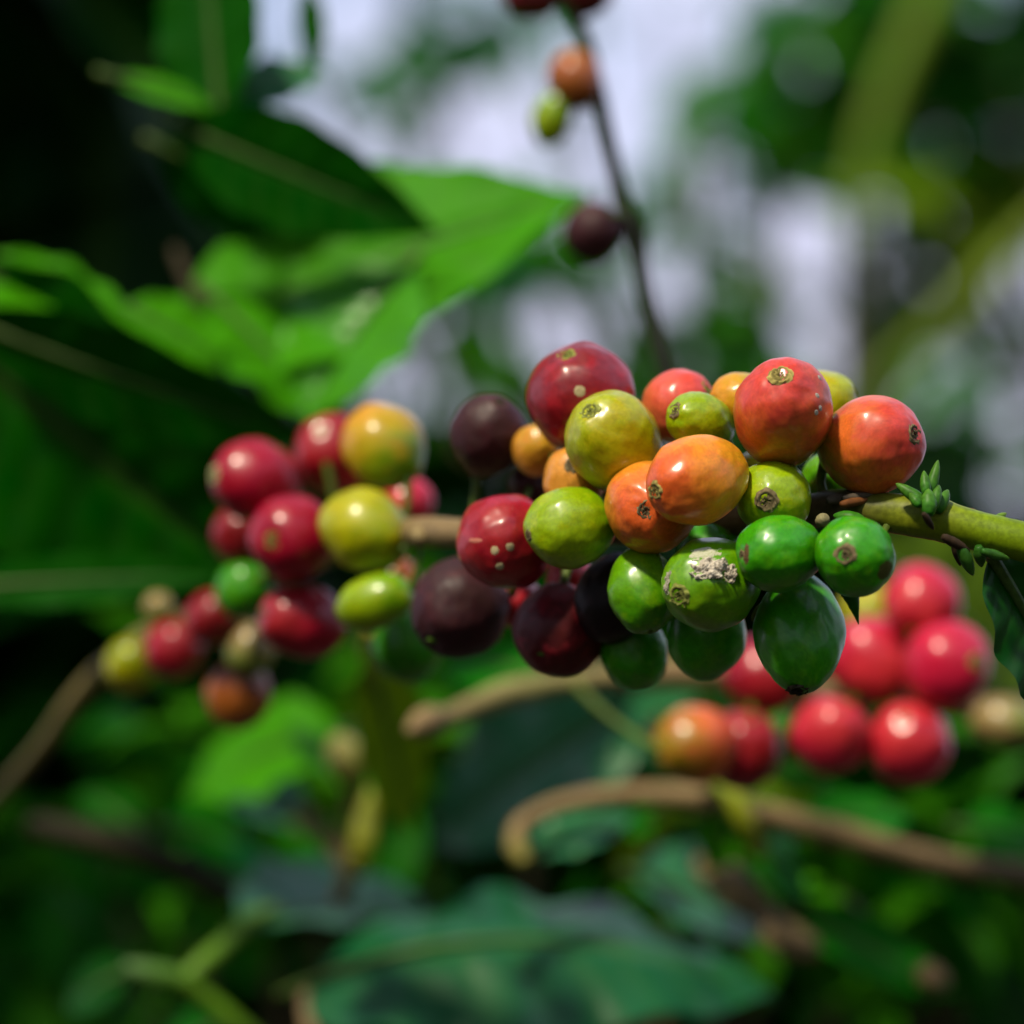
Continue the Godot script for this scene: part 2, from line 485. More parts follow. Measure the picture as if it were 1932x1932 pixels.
	berry(1214, 1115, 6, 67, 1.25, Vector3(-0.1, 0.9, -0.35), "leafgreen", BROWN, "main", "oval green cherry in front of the black shrivelled cherry", g)
	berry(1158, 1128, 19, 72, 1.22, Vector3(-0.25, -0.8, -0.2), "black", SOOT, "main", "black shrivelled cherry wedged behind the oval green cherry", g)
	berry(1077, 995, 9, 76, 1.2, Vector3(-0.87, -0.16, 0.42), "yellowgreen", BROWN, "main", "yellow-green cherry overlapping the red cherry with pale dots", g, 0.13)
	o = berry(953, 1021, 19, 92, 1.03, Vector3(0.3, 0.1, -0.9), "red", BROWN, "main", "glossy red cherry with three pale dots and white glint", g)
	for s in [Vector3(-0.20, -0.17, 0.95), Vector3(0.10, -0.10, 0.98), Vector3(-0.10, -0.48, 0.86)]:
		spot(o, s, 0.085)
	scab(o, "pale_scratch", Vector3(-0.58, 0.02, 0.8), 0.18, Color(0.62, 0.22, 0.15), Color(0.55, 0.15, 0.12), 0.00004, 0.2, 40, Vector2(1.0, 0.25))
	berry(1056, 1190, 26, 89, 1.05, Vector3(0.3, 0.4, -0.6), "maroon", BROWN, "main", "maroon cherry with red flush, hanging beneath the spotted red cherry", g)
	berry(868, 1148, 40, 92, 1.1, Vector3(0.5, 0.6, -0.5), "purple", SOOT, "main", "blackish purple cherry under the spotted red cherry", g)
	berry(972, 1132, 46, 52, 1.1, Vector3(0.1, -0.2, -0.9), "pinkred", BROWN, "main", "bright red sliver of cherry between the blackish and maroon ones", g)
	berry(1075, 1090, 42, 46, 1.1, Vector3(0.1, 0.2, -0.9), "pinkred", BROWN, "main", "small bright red cherry glimpsed above the maroon cherry", g)
	berry(1003, 912, 46, 44, 1.1, Vector3(0.1, 0.2, -0.9), "purple", SOOT, "main", "greyish purple cherry glimpsed above the spotted red cherry", g)
	berry(1342, 1046, 19, 66, 1.1, Vector3(0.3, 0.2, -0.9), "green", BROWN, "main", "green cherry between long orange cherry and the scabbed cherry", g)
	berry(1366, 1004, 28, 44, 1.1, Vector3(0.3, 0.2, -0.9), "orange", BROWN, "main", "orange sliver of cherry below the long orange cherry", g)
	berry(1566, 907, 16, 54, 1.1, Vector3(0.3, 0.6, -0.7), "leafgreen", BROWN, "main", "green cherry in the gap between the two coral cherries", g)
	berry(1430, 900, 18, 50, 1.1, Vector3(0.1, 0.6, -0.7), "lime", BROWN, "main", "pale green cherry glimpsed between long orange and tall coral ones", g)

func left_cluster() -> void:
	var g := "cherries of the softer cluster farther along the branch"
	var b := func(x, y, mm, r, k, ax, kind, tone, label): return berry(x, y, mm, r, k, ax, kind, tone, "main", label, g, 0.2, false)
	b.call(482, 906, 88, 80, 1.1, Vector3(-0.78, 0.1, 0.55), "red", PALE, "blurred red cherry against the big dark leaf, pale scar showing")
	b.call(628, 857, 98, 76, 1.1, Vector3(0.2, -0.5, -0.6), "red", BROWN, "blurred deep red cherry behind the gold and green cherry")
	b.call(723, 843, 76, 77, 1.16, Vector3(-0.5, 0.6, -0.45), "gold", BROWN, "gold and green cherry topmost of the softer cluster")
	b.call(552, 1015, 78, 83, 1.05, Vector3(-0.35, -0.06, 0.93), "red", OLIVE, "blurred crimson cherry with olive scar facing out")
	b.call(458, 1008, 108, 58, 1.1, Vector3(-0.3, -0.5, -0.6), "crimson", BROWN, "dark red cherry in shade under the red cherry with pale scar")
	b.call(689, 1000, 66, 77, 1.24, Vector3(-0.7, 0.4, -0.5), "lime", OLIVE, "plump lime cherry next to the tan stretch of branch")
	b.call(770, 948, 94, 48, 1.1, Vector3(0.5, 0.5, -0.6), "pinkred", BROWN, "pinkish cherry tip between gold cherry and tan branch")
	b.call(570, 1172, 82, 71, 1.2, Vector3(0.85, -0.15, -0.4), "red", BROWN, "red cherry with soft sheen hanging below the olive scarred one")
	b.call(707, 1136, 62, 52, 1.5, Vector3(-0.93, -0.3, -0.25), "yellowgreen", BROWN, "small oval yellow-green cherry beside the blackish purple cherry")
	b.call(463, 1112, 108, 58, 1.1, Vector3(-0.3, -0.3, -0.8), "green", BROWN, "blurred green cherry above the dark red pair")
	b.call(400, 1166, 122, 52, 1.1, Vector3(-0.5, -0.3, -0.7), "crimson", BROWN, "dull dark red cherry under the blurred green cherry")
	b.call(752, 1092, 96, 38, 1.1, Vector3(0.5, 0.3, -0.7), "coral", BROWN, "orange red cherry tip showing above the small oval cherry")
	b.call(768, 1218, 86, 66, 1.1, Vector3(0.1, -0.8, -0.4), "darkgreen", BROWN, "dark green cherry in shade under the small oval cherry")
	b.call(328, 1223, 140, 57, 1.1, Vector3(-0.6, -0.3, -0.6), "red", BROWN, "small red cherry near the far end of the branch")
	b.call(472, 1224, 122, 48, 1.15, Vector3(0.2, 0.8, -0.4), "tan", BROWN, "tan yellow cherry on top of the rusty orange one")
	b.call(450, 1310, 128, 62, 1.12, Vector3(-0.2, -0.8, -0.4), "russet", BROWN, "rusty orange cherry hanging lowest of the softer cluster")
	b.call(246, 1255, 150, 48, 1.15, Vector3(-0.3, -0.7, -0.5), "lime", BROWN, "pale yellow cherry at the far end of the branch")
	b.call(300, 1147, 140, 29, 1.1, Vector3(-0.3, 0.7, -0.3), "tan", BROWN, "tiny tan cherry standing up near the branch end")

func rear_cluster() -> void:
	var g := "cherries of the blurred red cluster behind"
	var b := func(x, y, mm, r, k, ax, kind, tone, label): return berry(x, y, mm, r, k, ax, kind, tone, "rear", label, g, 0.18, false)
	b.call(1738, 1138, 128, 74, 1.05, Vector3(0.3, 0.6, -0.7), "pinkred", BROWN, "pinkish red cherry topmost of the blurred red cluster")
	b.call(1784, 1255, 118, 83, 1.03, Vector3(0.53, 0.1, 0.82), "pinkred", OLIVE, "red cherry with greenish scar in the blurred red cluster")
	b.call(1645, 1247, 134, 82, 1.08, Vector3(-0.3, 0.6, -0.7), "pinkred", BROWN, "red cherry with salmon top beside the long hanging green cherry")
	b.call(1440, 1274, 138, 72, 1.1, Vector3(-0.6, 0.3, -0.6), "red", BROWN, "red cherry peeping out left of the long hanging green cherry")
	b.call(1566, 1386, 116, 75, 1.05, Vector3(-0.2, -0.6, -0.7), "pinkred", BROWN, "round red cherry under the long hanging green cherry")
	b.call(1715, 1402, 118, 80, 1.03, Vector3(0.2, -0.6, -0.7), "pinkred", BROWN, "round red cherry lowest of the blurred red cluster")
	b.call(1310, 1406, 122, 75, 1.12, Vector3(0.75, 0.1, -0.5), "coral", BROWN, "orange cherry at the tip of the blurred red cluster")
	b.call(1400, 1416, 130, 74, 1.08, Vector3(-0.2, -0.7, -0.6), "red", BROWN, "dusky red cherry touching the blurred orange cherry")
	b.call(1897, 1363, 160, 46, 1.4, Vector3(-0.85, 0.1, -0.3), "tan", BROWN, "tan green cherry beyond the blurred red cluster")
	b.call(1640, 1157, 152, 54, 1.1, Vector3(-0.2, 0.7, -0.6), "lime", BROWN, "yellow cherry glimpsed under the round green cherry with blemish")
	b.call(1484, 1386, 158, 46, 1.1, Vector3(-0.2, -0.7, -0.6), "green", BROWN, "blurred green cherry between dusky red and round red ones")

func twig_cherries() -> void:
	var g := "cherries on the upright twig"
	var b := func(x, y, mm, r, k, ax, kind, tone, label): return berry(x, y, mm, r, k, ax, kind, tone, "twig", label, g, 0.18, false)
	b.call(1086, 150, 150, 50, 1.2, Vector3(-0.3, 0.8, -0.3), "russet", BROWN, "orange brown cherry on the upright twig")
	b.call(1042, 222, 152, 38, 1.45, Vector3(-0.3, -0.9, -0.1), "yellowgreen", BROWN, "yellow-green cherry dangling from the upright twig against white sky")
	b.call(1120, 438, 142, 58, 1.06, Vector3(-0.5, -0.5, -0.6), "purple", BROWN, "dark brown cherry halfway down the upright twig")
	b.call(1005, -18, 150, 58, 1.05, Vector3(-0.6, 0.4, -0.4), "maroon", BROWN, "dark red cherry cut by the picture top, left one of two")
	b.call(1098, -24, 156, 60, 1.05, Vector3(0.3, 0.6, -0.4), "maroon", BROWN, "dark red cherry cut by the picture top, over the twig")

# ---------------------------------------------------------------- branches

func stem_thing(called: String, key: String, label: String, category: String, pts: Array, colors: Array, m: String, lumps := 0.08) -> Node3D:
	var w := along(pts)
	curves[key] = spline(w, 24)
	var o := thing(called, label, category, Vector3(w[0].x, w[0].y, w[0].z))
	part("stem", tube(local(w, o.position), colors, 20, 14, lumps, key.length()), mats[m], o)
	return o

func twiglet(o: Node3D, called: String, pts: Array, colors: Array, m: String, lumps := 0.08) -> void:
	part(called, tube(local(along(pts), o.position), colors, 12, 8, lumps, int(pts[0][0])), mats[m], o)

# a pointed bud or stipule: a closed, tapering body from one point to another
func bud(o: Node3D, called: String, x0: float, y0: float, x1: float, y1: float, mm: float, r: float, c0: Color, c1: Color, m := "stem", flat := 1.0) -> void:
	var pts := []
	for q in [[0.0, 0.55], [0.15, 0.85], [0.4, 1.0], [0.7, 0.8], [0.9, 0.42], [0.98, 0.16], [1.0, 0.03]]:
		pts.append([lerpf(x0, x1, q[0]), lerpf(y0, y1, q[0]), mm + 1.5 * q[0] * flat, r * q[1]])
	part(called, tube(local(along(pts), o.position), [c0, c1], 10, 3, 0.1, int(x0)), mats[m], o)

const TAN := Color(0.36, 0.25, 0.12)
const TWIG := Color(0.20, 0.14, 0.07)
const LIMB := Color(0.22, 0.34, 0.006)
const SHOOT := Color(0.13, 0.30, 0.012)

func main_branch() -> void:
	var o := stem_thing("coffee_branch", "main", "green stem carrying the sharp cherry cluster, turning tan farther along", "branch", [
		[2900, 1300, 20, 46], [2450, 1165, 5, 43], [2080, 1062, -6, 40], [1932, 1022, -5, 38], [1850, 1003, -4, 37], [1795, 988, -3, 39], [1765, 978, -2, 42], [1735, 975, -1, 40], [1680, 968, 1, 38], [1630, 962, 3, 37], [1585, 958, 6, 36], [1540, 962, 9, 33],
		[1450, 975, 14, 32], [1300, 990, 22, 32], [1130, 1000, 30, 31], [980, 1005, 38, 30], [880, 1005, 46, 27], [810, 1004, 55, 29], [720, 1010, 78, 26], [600, 1050, 100, 26], [480, 1110, 118, 25], [360, 1170, 138, 22],
		[250, 1215, 156, 20], [150, 1310, 172, 19], [70, 1420, 190, 16], [-60, 1560, 215, 14]],
		[LIMB, LIMB, LIMB, Color(0.24, 0.28, 0.012), Color(0.22, 0.26, 0.014), Color(0.10, 0.07, 0.035), TWIG, TWIG, TAN, TAN, TWIG, Color(0.26, 0.2, 0.07), Color(0.3, 0.24, 0.07), Color(0.06, 0.07, 0.02)], "stem", 0.05)
	# node: buds, dry stipules, scars
	for q in [[1750, 952, 1690, 912, -6, 13], [1753, 938, 1770, 868, -5, 11], [1748, 935, 1743, 888, -7, 10], [1752, 972, 1752, 922, -9, 16], [1768, 966, 1789, 924, -6, 13], [1760, 960, 1772, 915, -8, 11], [1735, 955, 1716, 930, -9, 10]]:
		bud(o, "flower_bud", q[0], q[1], q[2], q[3], q[4], q[5], Color(0.03, 0.19, 0.012), Color(0.13, 0.29, 0.03))
	for q in [[1775, 960, 1800, 952, -4, 9], [1815, 968, 1842, 963, -4, 8]]:
		bud(o, "dry_stipule", q[0], q[1], q[2], q[3], q[4], q[5], Color(0.16, 0.06, 0.02), Color(0.12, 0.05, 0.02), "bark")
	bud(o, "flower_bud", 1872, 985, 1899, 968, -4, 8, SHOOT, Color(0.2, 0.3, 0.03))
	for q in [[1812, 1032, 1836, 1086, -8, 13], [1846, 1030, 1852, 1070, -7, 12], [1852, 1040, 1905, 1055, -9, 10]]:
		bud(o, "flower_bud", q[0], q[1], q[2], q[3], q[4], q[5], Color(0.03, 0.13, 0.012), Color(0.10, 0.26, 0.03))
	for q in [[1800, 1020, 1812, 1068, -6, 9], [1778, 1012, 1830, 1040, -9, 10], [1742, 968, 1762, 1000, -12, 7]]:
		bud(o, "dry_stipule", q[0], q[1], q[2], q[3], q[4], q[5], Color(0.05, 0.03, 0.015), Color(0.07, 0.04, 0.02), "bark")
	for q in [[1590, 940, 1660, 932, 0, 8], [1560, 945, 1610, 936, 2, 10], [1640, 940, 1682, 938, 1, 6]]:
		bud(o, "dry_stipule", q[0], q[1], q[2], q[3], q[4], q[5], Color(0.14, 0.11, 0.08), Color(0.09, 0.06, 0.03), "bark")
	bud(o, "dry_stipule", 1585, 952, 1640, 942, -1, 9, Color(0.24, 0.08, 0.02), Color(0.20, 0.08, 0.02), "bark")
	twiglet(o, "stipule", [[1596, 1085, -6, 24], [1602, 1110, -8, 21], [1609, 1135, -9, 13], [1616, 1162, -9, 5], [1620, 1178, -9, 0.8]], [Color(0.02, 0.17, 0.004), Color(0.02, 0.13, 0.004)], "stem")
	bud(o, "stipule", 1630, 985, 1572, 972, -4, 16, Color(0.05, 0.22, 0.012), Color(0.05, 0.24, 0.012))
	bud(o, "knob", 1560, 975, 1540, 990, -3, 13, Color(0.36, 0.32, 0.16), Color(0.28, 0.24, 0.12), "bark")
	bud(o, "knob", 1440, 1140, 1418, 1172, 4, 9, Color(0.22, 0.28, 0.06), Color(0.2, 0.2, 0.05), "bark")
	bud(o, "knob", 800, 1000, 785, 1030, 52, 20, Color(0.42, 0.32, 0.14), TAN, "bark")
	# the dark leaf that hangs from the node, and a yellow one behind it
	leaf(o, [1868, 1050, -2, 2060, 1420, 10, 190, 35, "dark", "leaf_gloss", 0.1, 0.1], 61)
	leaf(o, [1640, 1040, 175, 1960, 1300, 190, 260, 45, "olive", "leaf", 0.12, 0.12], 62)

func other_branches() -> void:
	var o: Node3D
	o = stem_thing("upright_twig", "twig", "thin dark upright twig with few cherries against the sky", "twig", [
		[900, -700, 210, 18], [985, -330, 180, 16], [1050, -60, 158, 14], [1075, 20, 154, 14], [1105, 80, 152, 13], [1130, 170, 150, 13], [1150, 270, 148, 13], [1172, 370, 146, 15], [1195, 430, 144, 24], [1208, 500, 142, 17], [1228, 590, 138, 16], [1250, 670, 134, 22], [1290, 800, 128, 16], [1350, 930, 120, 16]],
		[Color(0.03, 0.03, 0.012), Color(0.014, 0.018, 0.008), Color(0.012, 0.02, 0.008)], "bark")
	o = stem_thing("coffee_branch", "rear", "tan branch passing behind under the sharp cluster, carrying blurred red cherries", "branch", [
		[772, 1380, 130, 8], [785, 1372, 132, 22], [808, 1360, 135, 28], [850, 1350, 140, 20], [960, 1308, 150, 26], [1080, 1285, 155, 20], [1200, 1274, 160, 26], [1300, 1268, 160, 26], [1430, 1275, 160, 24], [1560, 1300, 160, 24], [1680, 1310, 158, 24], [1800, 1330, 165, 24], [1960, 1345, 175, 24], [2120, 1370, 185, 24]],
		[TAN * 1.1, TAN, Color(0.36, 0.34, 0.12), TAN, TAN, TWIG, TWIG], "bark")
	leaf(o, [1230, 1300, 215, 800, 1600, 240, 320, 35, "teal", "leaf_gloss", 0.08, 0.15], 63)
	leaf(o, [690, 1235, 165, 770, 1570, 200, 150, 30, "yellow", "leaf", 0.1, 0.1], 64)  # yellow tone brightens this shaded leaf in place of sun
	leaf(o, [1010, 1275, 175, 830, 1250, 200, 110, 40, "mid", "leaf", 0.1, 0.1], 65)
	leaf(o, [1340, 1300, 170, 1180, 1340, 210, 80, 40, "teal", "leaf_gloss", 0.1, 0.1], 66)
	leaf(o, [1480, 1400, 165, 1900, 1440, 190, 150, -20, "dark", "leaf", 0.1, 0.1], 67)
	twiglet(o, "leaf_stalk", [[697, 1190, 150, 9], [694, 1240, 158, 11], [700, 1290, 168, 9]], [Color(0.4, 0.36, 0.02), Color(0.3, 0.34, 0.02)], "stem")
	o = stem_thing("coffee_branch", "low", "bare tan branch hooked at one end, lower down behind the cherries", "branch", [
		[992, 1625, 168, 12], [975, 1595, 170, 20], [982, 1558, 172, 17], [1030, 1528, 175, 17], [1110, 1507, 178, 19], [1200, 1500, 180, 20], [1290, 1503, 180, 23], [1345, 1512, 180, 29], [1400, 1528, 181, 25], [1500, 1552, 182, 25], [1600, 1578, 184, 26], [1700, 1608, 190, 24], [1800, 1632, 195, 24], [1900, 1645, 200, 24], [2080, 1680, 210, 24]],
		[Color(0.45, 0.42, 0.08), TAN, TAN * 1.05, TAN * 1.1, TAN * 1.15, TAN, TAN, TWIG, TWIG], "bark")
	twiglet(o, "leaf_stalk", [[1325, 1470, 176, 14], [1370, 1490, 168, 18], [1405, 1545, 166, 20], [1430, 1610, 170, 16]], [Color(0.14, 0.3, 0.02), Color(0.34, 0.4, 0.02), Color(0.42, 0.42, 0.02)], "stem")
	leaf(o, [1390, 1540, 172, 1330, 1640, 185, 90, 20, "lit", "leaf", 0.1, 0.1], 68)
	leaf(o, [1000, 1612, 176, 1200, 1535, 190, 90, 40, "teal", "leaf_gloss", 0.1, 0.1], 69)
	leaf(o, [1240, 1530, 190, 1180, 1570, 200, 70, 30, "mid", "leaf", 0.1, 0.1], 70)
	leaf(o, [1520, 1560, 190, 1720, 1540, 205, 110, 45, "mid", "leaf", 0.15, 0.1], 71)
	leaf(o, [1560, 1580, 190, 1540, 1720, 205, 150, 20, "lit", "leaf_matt", 0.05, 0.1], 72)
	leaf(o, [1600, 1700, 195, 1520, 1620, 200, 100, 20, "lit", "leaf_matt", 0.1, 0.1], 73)
	leaf(o, [1440, 1600, 190, 1530, 1680, 200, 90, 45, "teal", "leaf_gloss", 0.1, 0.1], 74)
	leaf(o, [1790, 1640, 195, 1860, 1740, 205, 100, 20, "mid", "leaf", 0.1, 0.1], 75)
	leaf(o, [1820, 1560, 210, 1980, 1590, 220, 100, 40, "mid", "leaf", 0.1, 0.1], 76)
	leaf(o, [1930, 1640, 205, 1960, 1900, 220, 70, 10, "lit", "leaf", 0.1, 0.1], 77)
	o = stem_thing("coffee_twig", "tanlow", "short tan twig ending in a pointed green leaf", "twig", [[1330, 1630, 200, 26], [1390, 1680, 190, 38], [1440, 1725, 188, 26], [1478, 1768, 184, 36], [1540, 1790, 190, 20]], [TWIG, TAN, TWIG, TAN, TAN], "bark")
	leaf(o, [1500, 1722, 190, 1800, 1880, 196, 120, 40, "mid", "leaf", 0.06, 0.1], 78)
	bud(o, "dry_leaf_tip", 1735, 1828, 1790, 1862, 190, 26, TAN, TWIG, "bark")
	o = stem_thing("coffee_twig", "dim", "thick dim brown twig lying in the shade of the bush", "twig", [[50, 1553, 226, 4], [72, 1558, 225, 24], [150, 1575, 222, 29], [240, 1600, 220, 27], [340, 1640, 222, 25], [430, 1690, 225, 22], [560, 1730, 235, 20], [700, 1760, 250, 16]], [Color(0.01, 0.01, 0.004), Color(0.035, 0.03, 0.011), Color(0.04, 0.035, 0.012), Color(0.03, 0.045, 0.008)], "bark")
	leaf(o, [310, 1640, 226, 640, 1700, 250, 120, 40, "blue", "leaf", 0.1, 0.1], 79)
	leaf(o, [310, 1560, 230, 500, 1610, 250, 120, 40, "mid", "leaf", 0.15, 0.1], 80)
	leaf(o, [250, 1560, 235, 150, 1490, 250, 90, 40, "dark", "leaf", 0.1, 0.1], 81)
	leaf(o, [640, 1380, 235, 350, 1500, 260, 170, 45, "lit", "leaf", 0.15, 0.1], 82)
	leaf(o, [560, 1560, 235, 420, 1460, 255, 110, 45, "teal", "leaf_gloss", 0.1, 0.1], 83)
	o = stem_thing("green_shoot", "fork", "forked green shoot holding a shiny sky reflecting leaf", "shoot", [[235, 1826, 178, 16], [290, 1838, 178, 21], [345, 1852, 180, 20], [400, 1895, 182, 19], [460, 1945, 184, 19], [540, 2020, 190, 19]], [Color(0.08, 0.2, 0.05), SHOOT, SHOOT], "stem")
	twiglet(o, "side_shoot", [[345, 1852, 180, 14], [380, 1822, 182, 20], [430, 1775, 188, 19], [475, 1735, 194, 16], [520, 1715, 200, 10]], [SHOOT, Color(0.14, 0.28, 0.04)], "stem")
	leaf(o, [455, 1745, 196, 800, 1690, 250, 150, 58, "teal", "leaf_gloss", 0.04, 0.3], 84)
	leaf(o, [250, 1830, 182, 120, 1900, 210, 100, 30, "dark", "leaf", 0.1, 0.1], 85)
	leaf(o, [430, 1930, 190, 300, 2000, 215, 110, 30, "mid", "leaf", 0.1, 0.1], 86)
	o = stem_thing("coffee_twig", "arch", "broad arching bluish green leaf on its twig under the cherries", "twig", [[600, 2000, 165, 16], [585, 1930, 168, 17], [575, 1870, 172, 13]], [TAN, TWIG], "bark")
	leaf(o, [560, 1870, 172, 1475, 1890, 178, 300, 55, "blue", "leaf_gloss", 0.30, -0.25, 0.9], 87)
	leaf(o, [1200, 1650, 205, 1460, 1760, 215, 160, 50, "teal", "leaf_gloss", 0.1, 0.1], 88)
	o = stem_thing("coffee_twig", "stub", "yellow-green leaf stalks standing among brown twigs", "twig", [[640, 1700, 205, 16], [655, 1640, 200, 18], [600, 1560, 205, 18], [560, 1530, 210, 14]], [TWIG, Color(0.12, 0.1, 0.04)], "bark")
	twiglet(o, "leaf_stalk", [[704, 1490, 190, 14], [694, 1540, 188, 22], [684, 1600, 186, 28], [678, 1640, 190, 18]], [Color(0.3, 0.36, 0.02), Color(0.42, 0.42, 0.03)], "stem")
	twiglet(o, "leaf_stalk", [[640, 1400, 200, 22], [655, 1440, 196, 40], [668, 1490, 200, 20], [650, 1600, 204, 16]], [Color(0.42, 0.36, 0.12), Color(0.30, 0.30, 0.05), TWIG], "stem")
	leaf(o, [680, 1500, 205, 560, 1350, 225, 130, 45, "lit", "leaf", 0.1, 0.1], 89)

	o = stem_thing("leafy_branch", "upleft", "brown twig with large dark and sunlit leaves spread beside the cherries", "branch", [[330, 470, 194, 10], [350, 520, 190, 12], [375, 570, 186, 13], [430, 650, 182, 16], [490, 730, 180, 16], [560, 830, 180, 15], [640, 960, 185, 15]], [Color(0.05, 0.04, 0.015), Color(0.06, 0.035, 0.015), Color(0.05, 0.035, 0.012)], "bark")
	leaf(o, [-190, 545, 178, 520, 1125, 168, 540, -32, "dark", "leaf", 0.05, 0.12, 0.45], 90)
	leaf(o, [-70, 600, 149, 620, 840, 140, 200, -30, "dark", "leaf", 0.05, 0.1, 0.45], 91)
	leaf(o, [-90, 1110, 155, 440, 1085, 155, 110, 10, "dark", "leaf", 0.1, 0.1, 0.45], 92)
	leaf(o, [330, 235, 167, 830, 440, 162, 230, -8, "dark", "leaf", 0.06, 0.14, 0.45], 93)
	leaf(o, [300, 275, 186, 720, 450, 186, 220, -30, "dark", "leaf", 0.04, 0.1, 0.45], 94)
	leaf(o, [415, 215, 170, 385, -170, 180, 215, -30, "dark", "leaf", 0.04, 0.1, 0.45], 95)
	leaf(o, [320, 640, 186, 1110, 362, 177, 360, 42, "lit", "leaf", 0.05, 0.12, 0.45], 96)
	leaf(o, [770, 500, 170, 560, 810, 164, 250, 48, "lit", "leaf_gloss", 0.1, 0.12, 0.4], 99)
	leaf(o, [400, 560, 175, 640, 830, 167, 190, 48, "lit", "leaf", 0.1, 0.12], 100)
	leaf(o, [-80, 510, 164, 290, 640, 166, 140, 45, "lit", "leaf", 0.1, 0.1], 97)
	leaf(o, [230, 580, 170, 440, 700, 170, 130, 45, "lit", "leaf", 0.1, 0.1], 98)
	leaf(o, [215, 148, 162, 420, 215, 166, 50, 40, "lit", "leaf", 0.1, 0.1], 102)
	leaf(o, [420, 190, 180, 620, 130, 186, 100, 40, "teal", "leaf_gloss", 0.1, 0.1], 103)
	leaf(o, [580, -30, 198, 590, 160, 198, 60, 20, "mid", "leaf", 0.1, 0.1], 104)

# ---------------------------------------------------------------- bushes and trees behind

var small_leaves := {}

func small_leaf(tone: String, v: int) -> ArrayMesh:
	var key := "%s%d" % [tone, v]
	if not small_leaves.has(key):
		var c: Color = GREEN[tone]
		small_leaves[key] = leaf_mesh(1.0, [0.40, 0.46, 0.36][v], [0.25, -0.15, 0.4][v], 0.15, 1.0, c, c.lerp(Color(0.12, 0.24, 0.04), 0.4), 200 + v * 7, 12, 6)
	return small_leaves[key]

func leaf_turn(droop: float) -> Basis:
	var yaw := rng.randf() * TAU
	return Basis(Vector3.UP, yaw) * Basis(Vector3.FORWARD, deg_to_rad(rng.randfn(droop, 28))) * Basis(Vector3.RIGHT, -PI / 2 + rng.randfn(0, 0.5))

# openings between the bushes through which the sky shows: bearing and half width, half height
const OPENINGS := [[950, 280, 120, 120], [1190, 250, 95, 160], [1230, 110, 190, 80], [680, 70, 85, 95], [510, 60, 65, 120], [600, 250, 120, 65], [1350, 370, 75, 75], [1560, 520, 115, 170], [1530, 650, 100, 80], [1075, 640, 120, 70], [870, 640, 160, 60],
	[1790, 290, 65, 65], [1850, 890, 75, 75], [1270, 560, 70, 90], [1660, 700, 60, 60], [1000, 120, 75, 55], [830, 330, 40, 60], [760, 730, 60, 50], [1740, 800, 70, 60], [1900, 560, 50, 50], [1480, 480, 40, 60]]

func bearing(p: Vector3) -> Vector3:
	var c := cam_basis.inverse() * (p - EYE)
	return Vector3(PIC / 2 + c.x / (-c.z * per_px), PIC / 2 - c.y / (-c.z * per_px), -c.z)

func in_opening(p: Vector3) -> bool:
	var q := bearing(p)
	if q.z < 2.0 and q.x > 470 and q.x < 1750 and q.y < 700:
		return true
	for w in OPENINGS:
		if pow((q.x - w[0]) / w[2], 2) + pow((q.y - w[1]) / w[3], 2) < 0.5:
			return true
	return false

# a bush: its trunk from the ground, a limb to each clump, and leaves round the limb's end
# clump: [x, y, distance, radius x, radius y, radius z (metres), leaves, leaf length, tone]
func bush(called: String, label: String, category: String, foot: Vector3, fork: Vector3, r: float, bark: Color, clumps: Array, gloss := "leaf", droop := 25.0) -> Node3D:
	var o := thing(called, label, category, foot)
	var lean := foot.lerp(fork, 0.5) + Vector3(rng.randf_range(-0.04, 0.04), 0, rng.randf_range(-0.04, 0.04))
	var f := fork - foot
	part("trunk", tube([Vector4(0, -0.05, 0, r * 1.5), Vector4(0, 0.12, 0, r * 1.15), Vector4(lean.x - foot.x, lean.y - foot.y, lean.z - foot.z, r), Vector4(f.x, f.y, f.z, r * 0.8)], [bark, bark], 14, 8, 0.12), mats.bark, o)
	var budget := 295
	var rest := {}
	for c in clumps:
		var mid := at(c[0], c[1], c[2]) - foot
		var bend := f.lerp(mid, 0.5) + Vector3(0, -0.05 * f.distance_to(mid), 0)
		part("limb", tube([Vector4(f.x, f.y - 0.02, f.z, r * 0.6), Vector4(bend.x, bend.y, bend.z, r * 0.4), Vector4(mid.x, mid.y, mid.z, r * 0.2)], [bark, bark * 0.8], 8, 6, 0.1), mats.bark, o)
		for i in c[6]:
			var p := Vector3(rng.randfn(0, 0.5), rng.randfn(0, 0.5), rng.randfn(0, 0.5)).limit_length(1.0)
			var w := mid + cam_basis * Vector3(p.x * c[3], p.y * c[4], p.z * c[5])
			var s: float = c[7] * rng.randf_range(0.75, 1.2)
			var b := leaf_turn(droop)
			var xf := Transform3D(b.scaled(Vector3.ONE * s), w)
			if in_opening(foot + w) or in_opening(foot + w + b.x * s * 0.5) or in_opening(foot + w + b.x * s):
				continue
			var tones: Array = c[8]
			var tone: String = tones[rng.randi() % tones.size()]
			var mesh := small_leaf(tone, rng.randi() % 3)
			if budget > 0:
				budget -= 1
				part("leaf", mesh, mats[gloss], o, xf)
			else:
				if not rest.has(mesh):
					rest[mesh] = []
				rest[mesh].append(xf)
	for mesh in rest:
		foliage(o, mesh, rest[mesh], mats[gloss])
	return o

func foliage(o: Node3D, mesh: Mesh, xfs: Array, m: Material) -> void:
	var mm := MultiMesh.new()
	mm.transform_format = MultiMesh.TRANSFORM_3D
	mm.mesh = mesh
	mm.instance_count = xfs.size()
	for i in xfs.size():
		mm.set_instance_transform(i, xfs[i])
	var n := MultiMeshInstance3D.new()
	n.name = "foliage"
	n.multimesh = mm
	n.material_override = m
	n.set_meta("kind", "stuff")
	o.add_child(n, true)

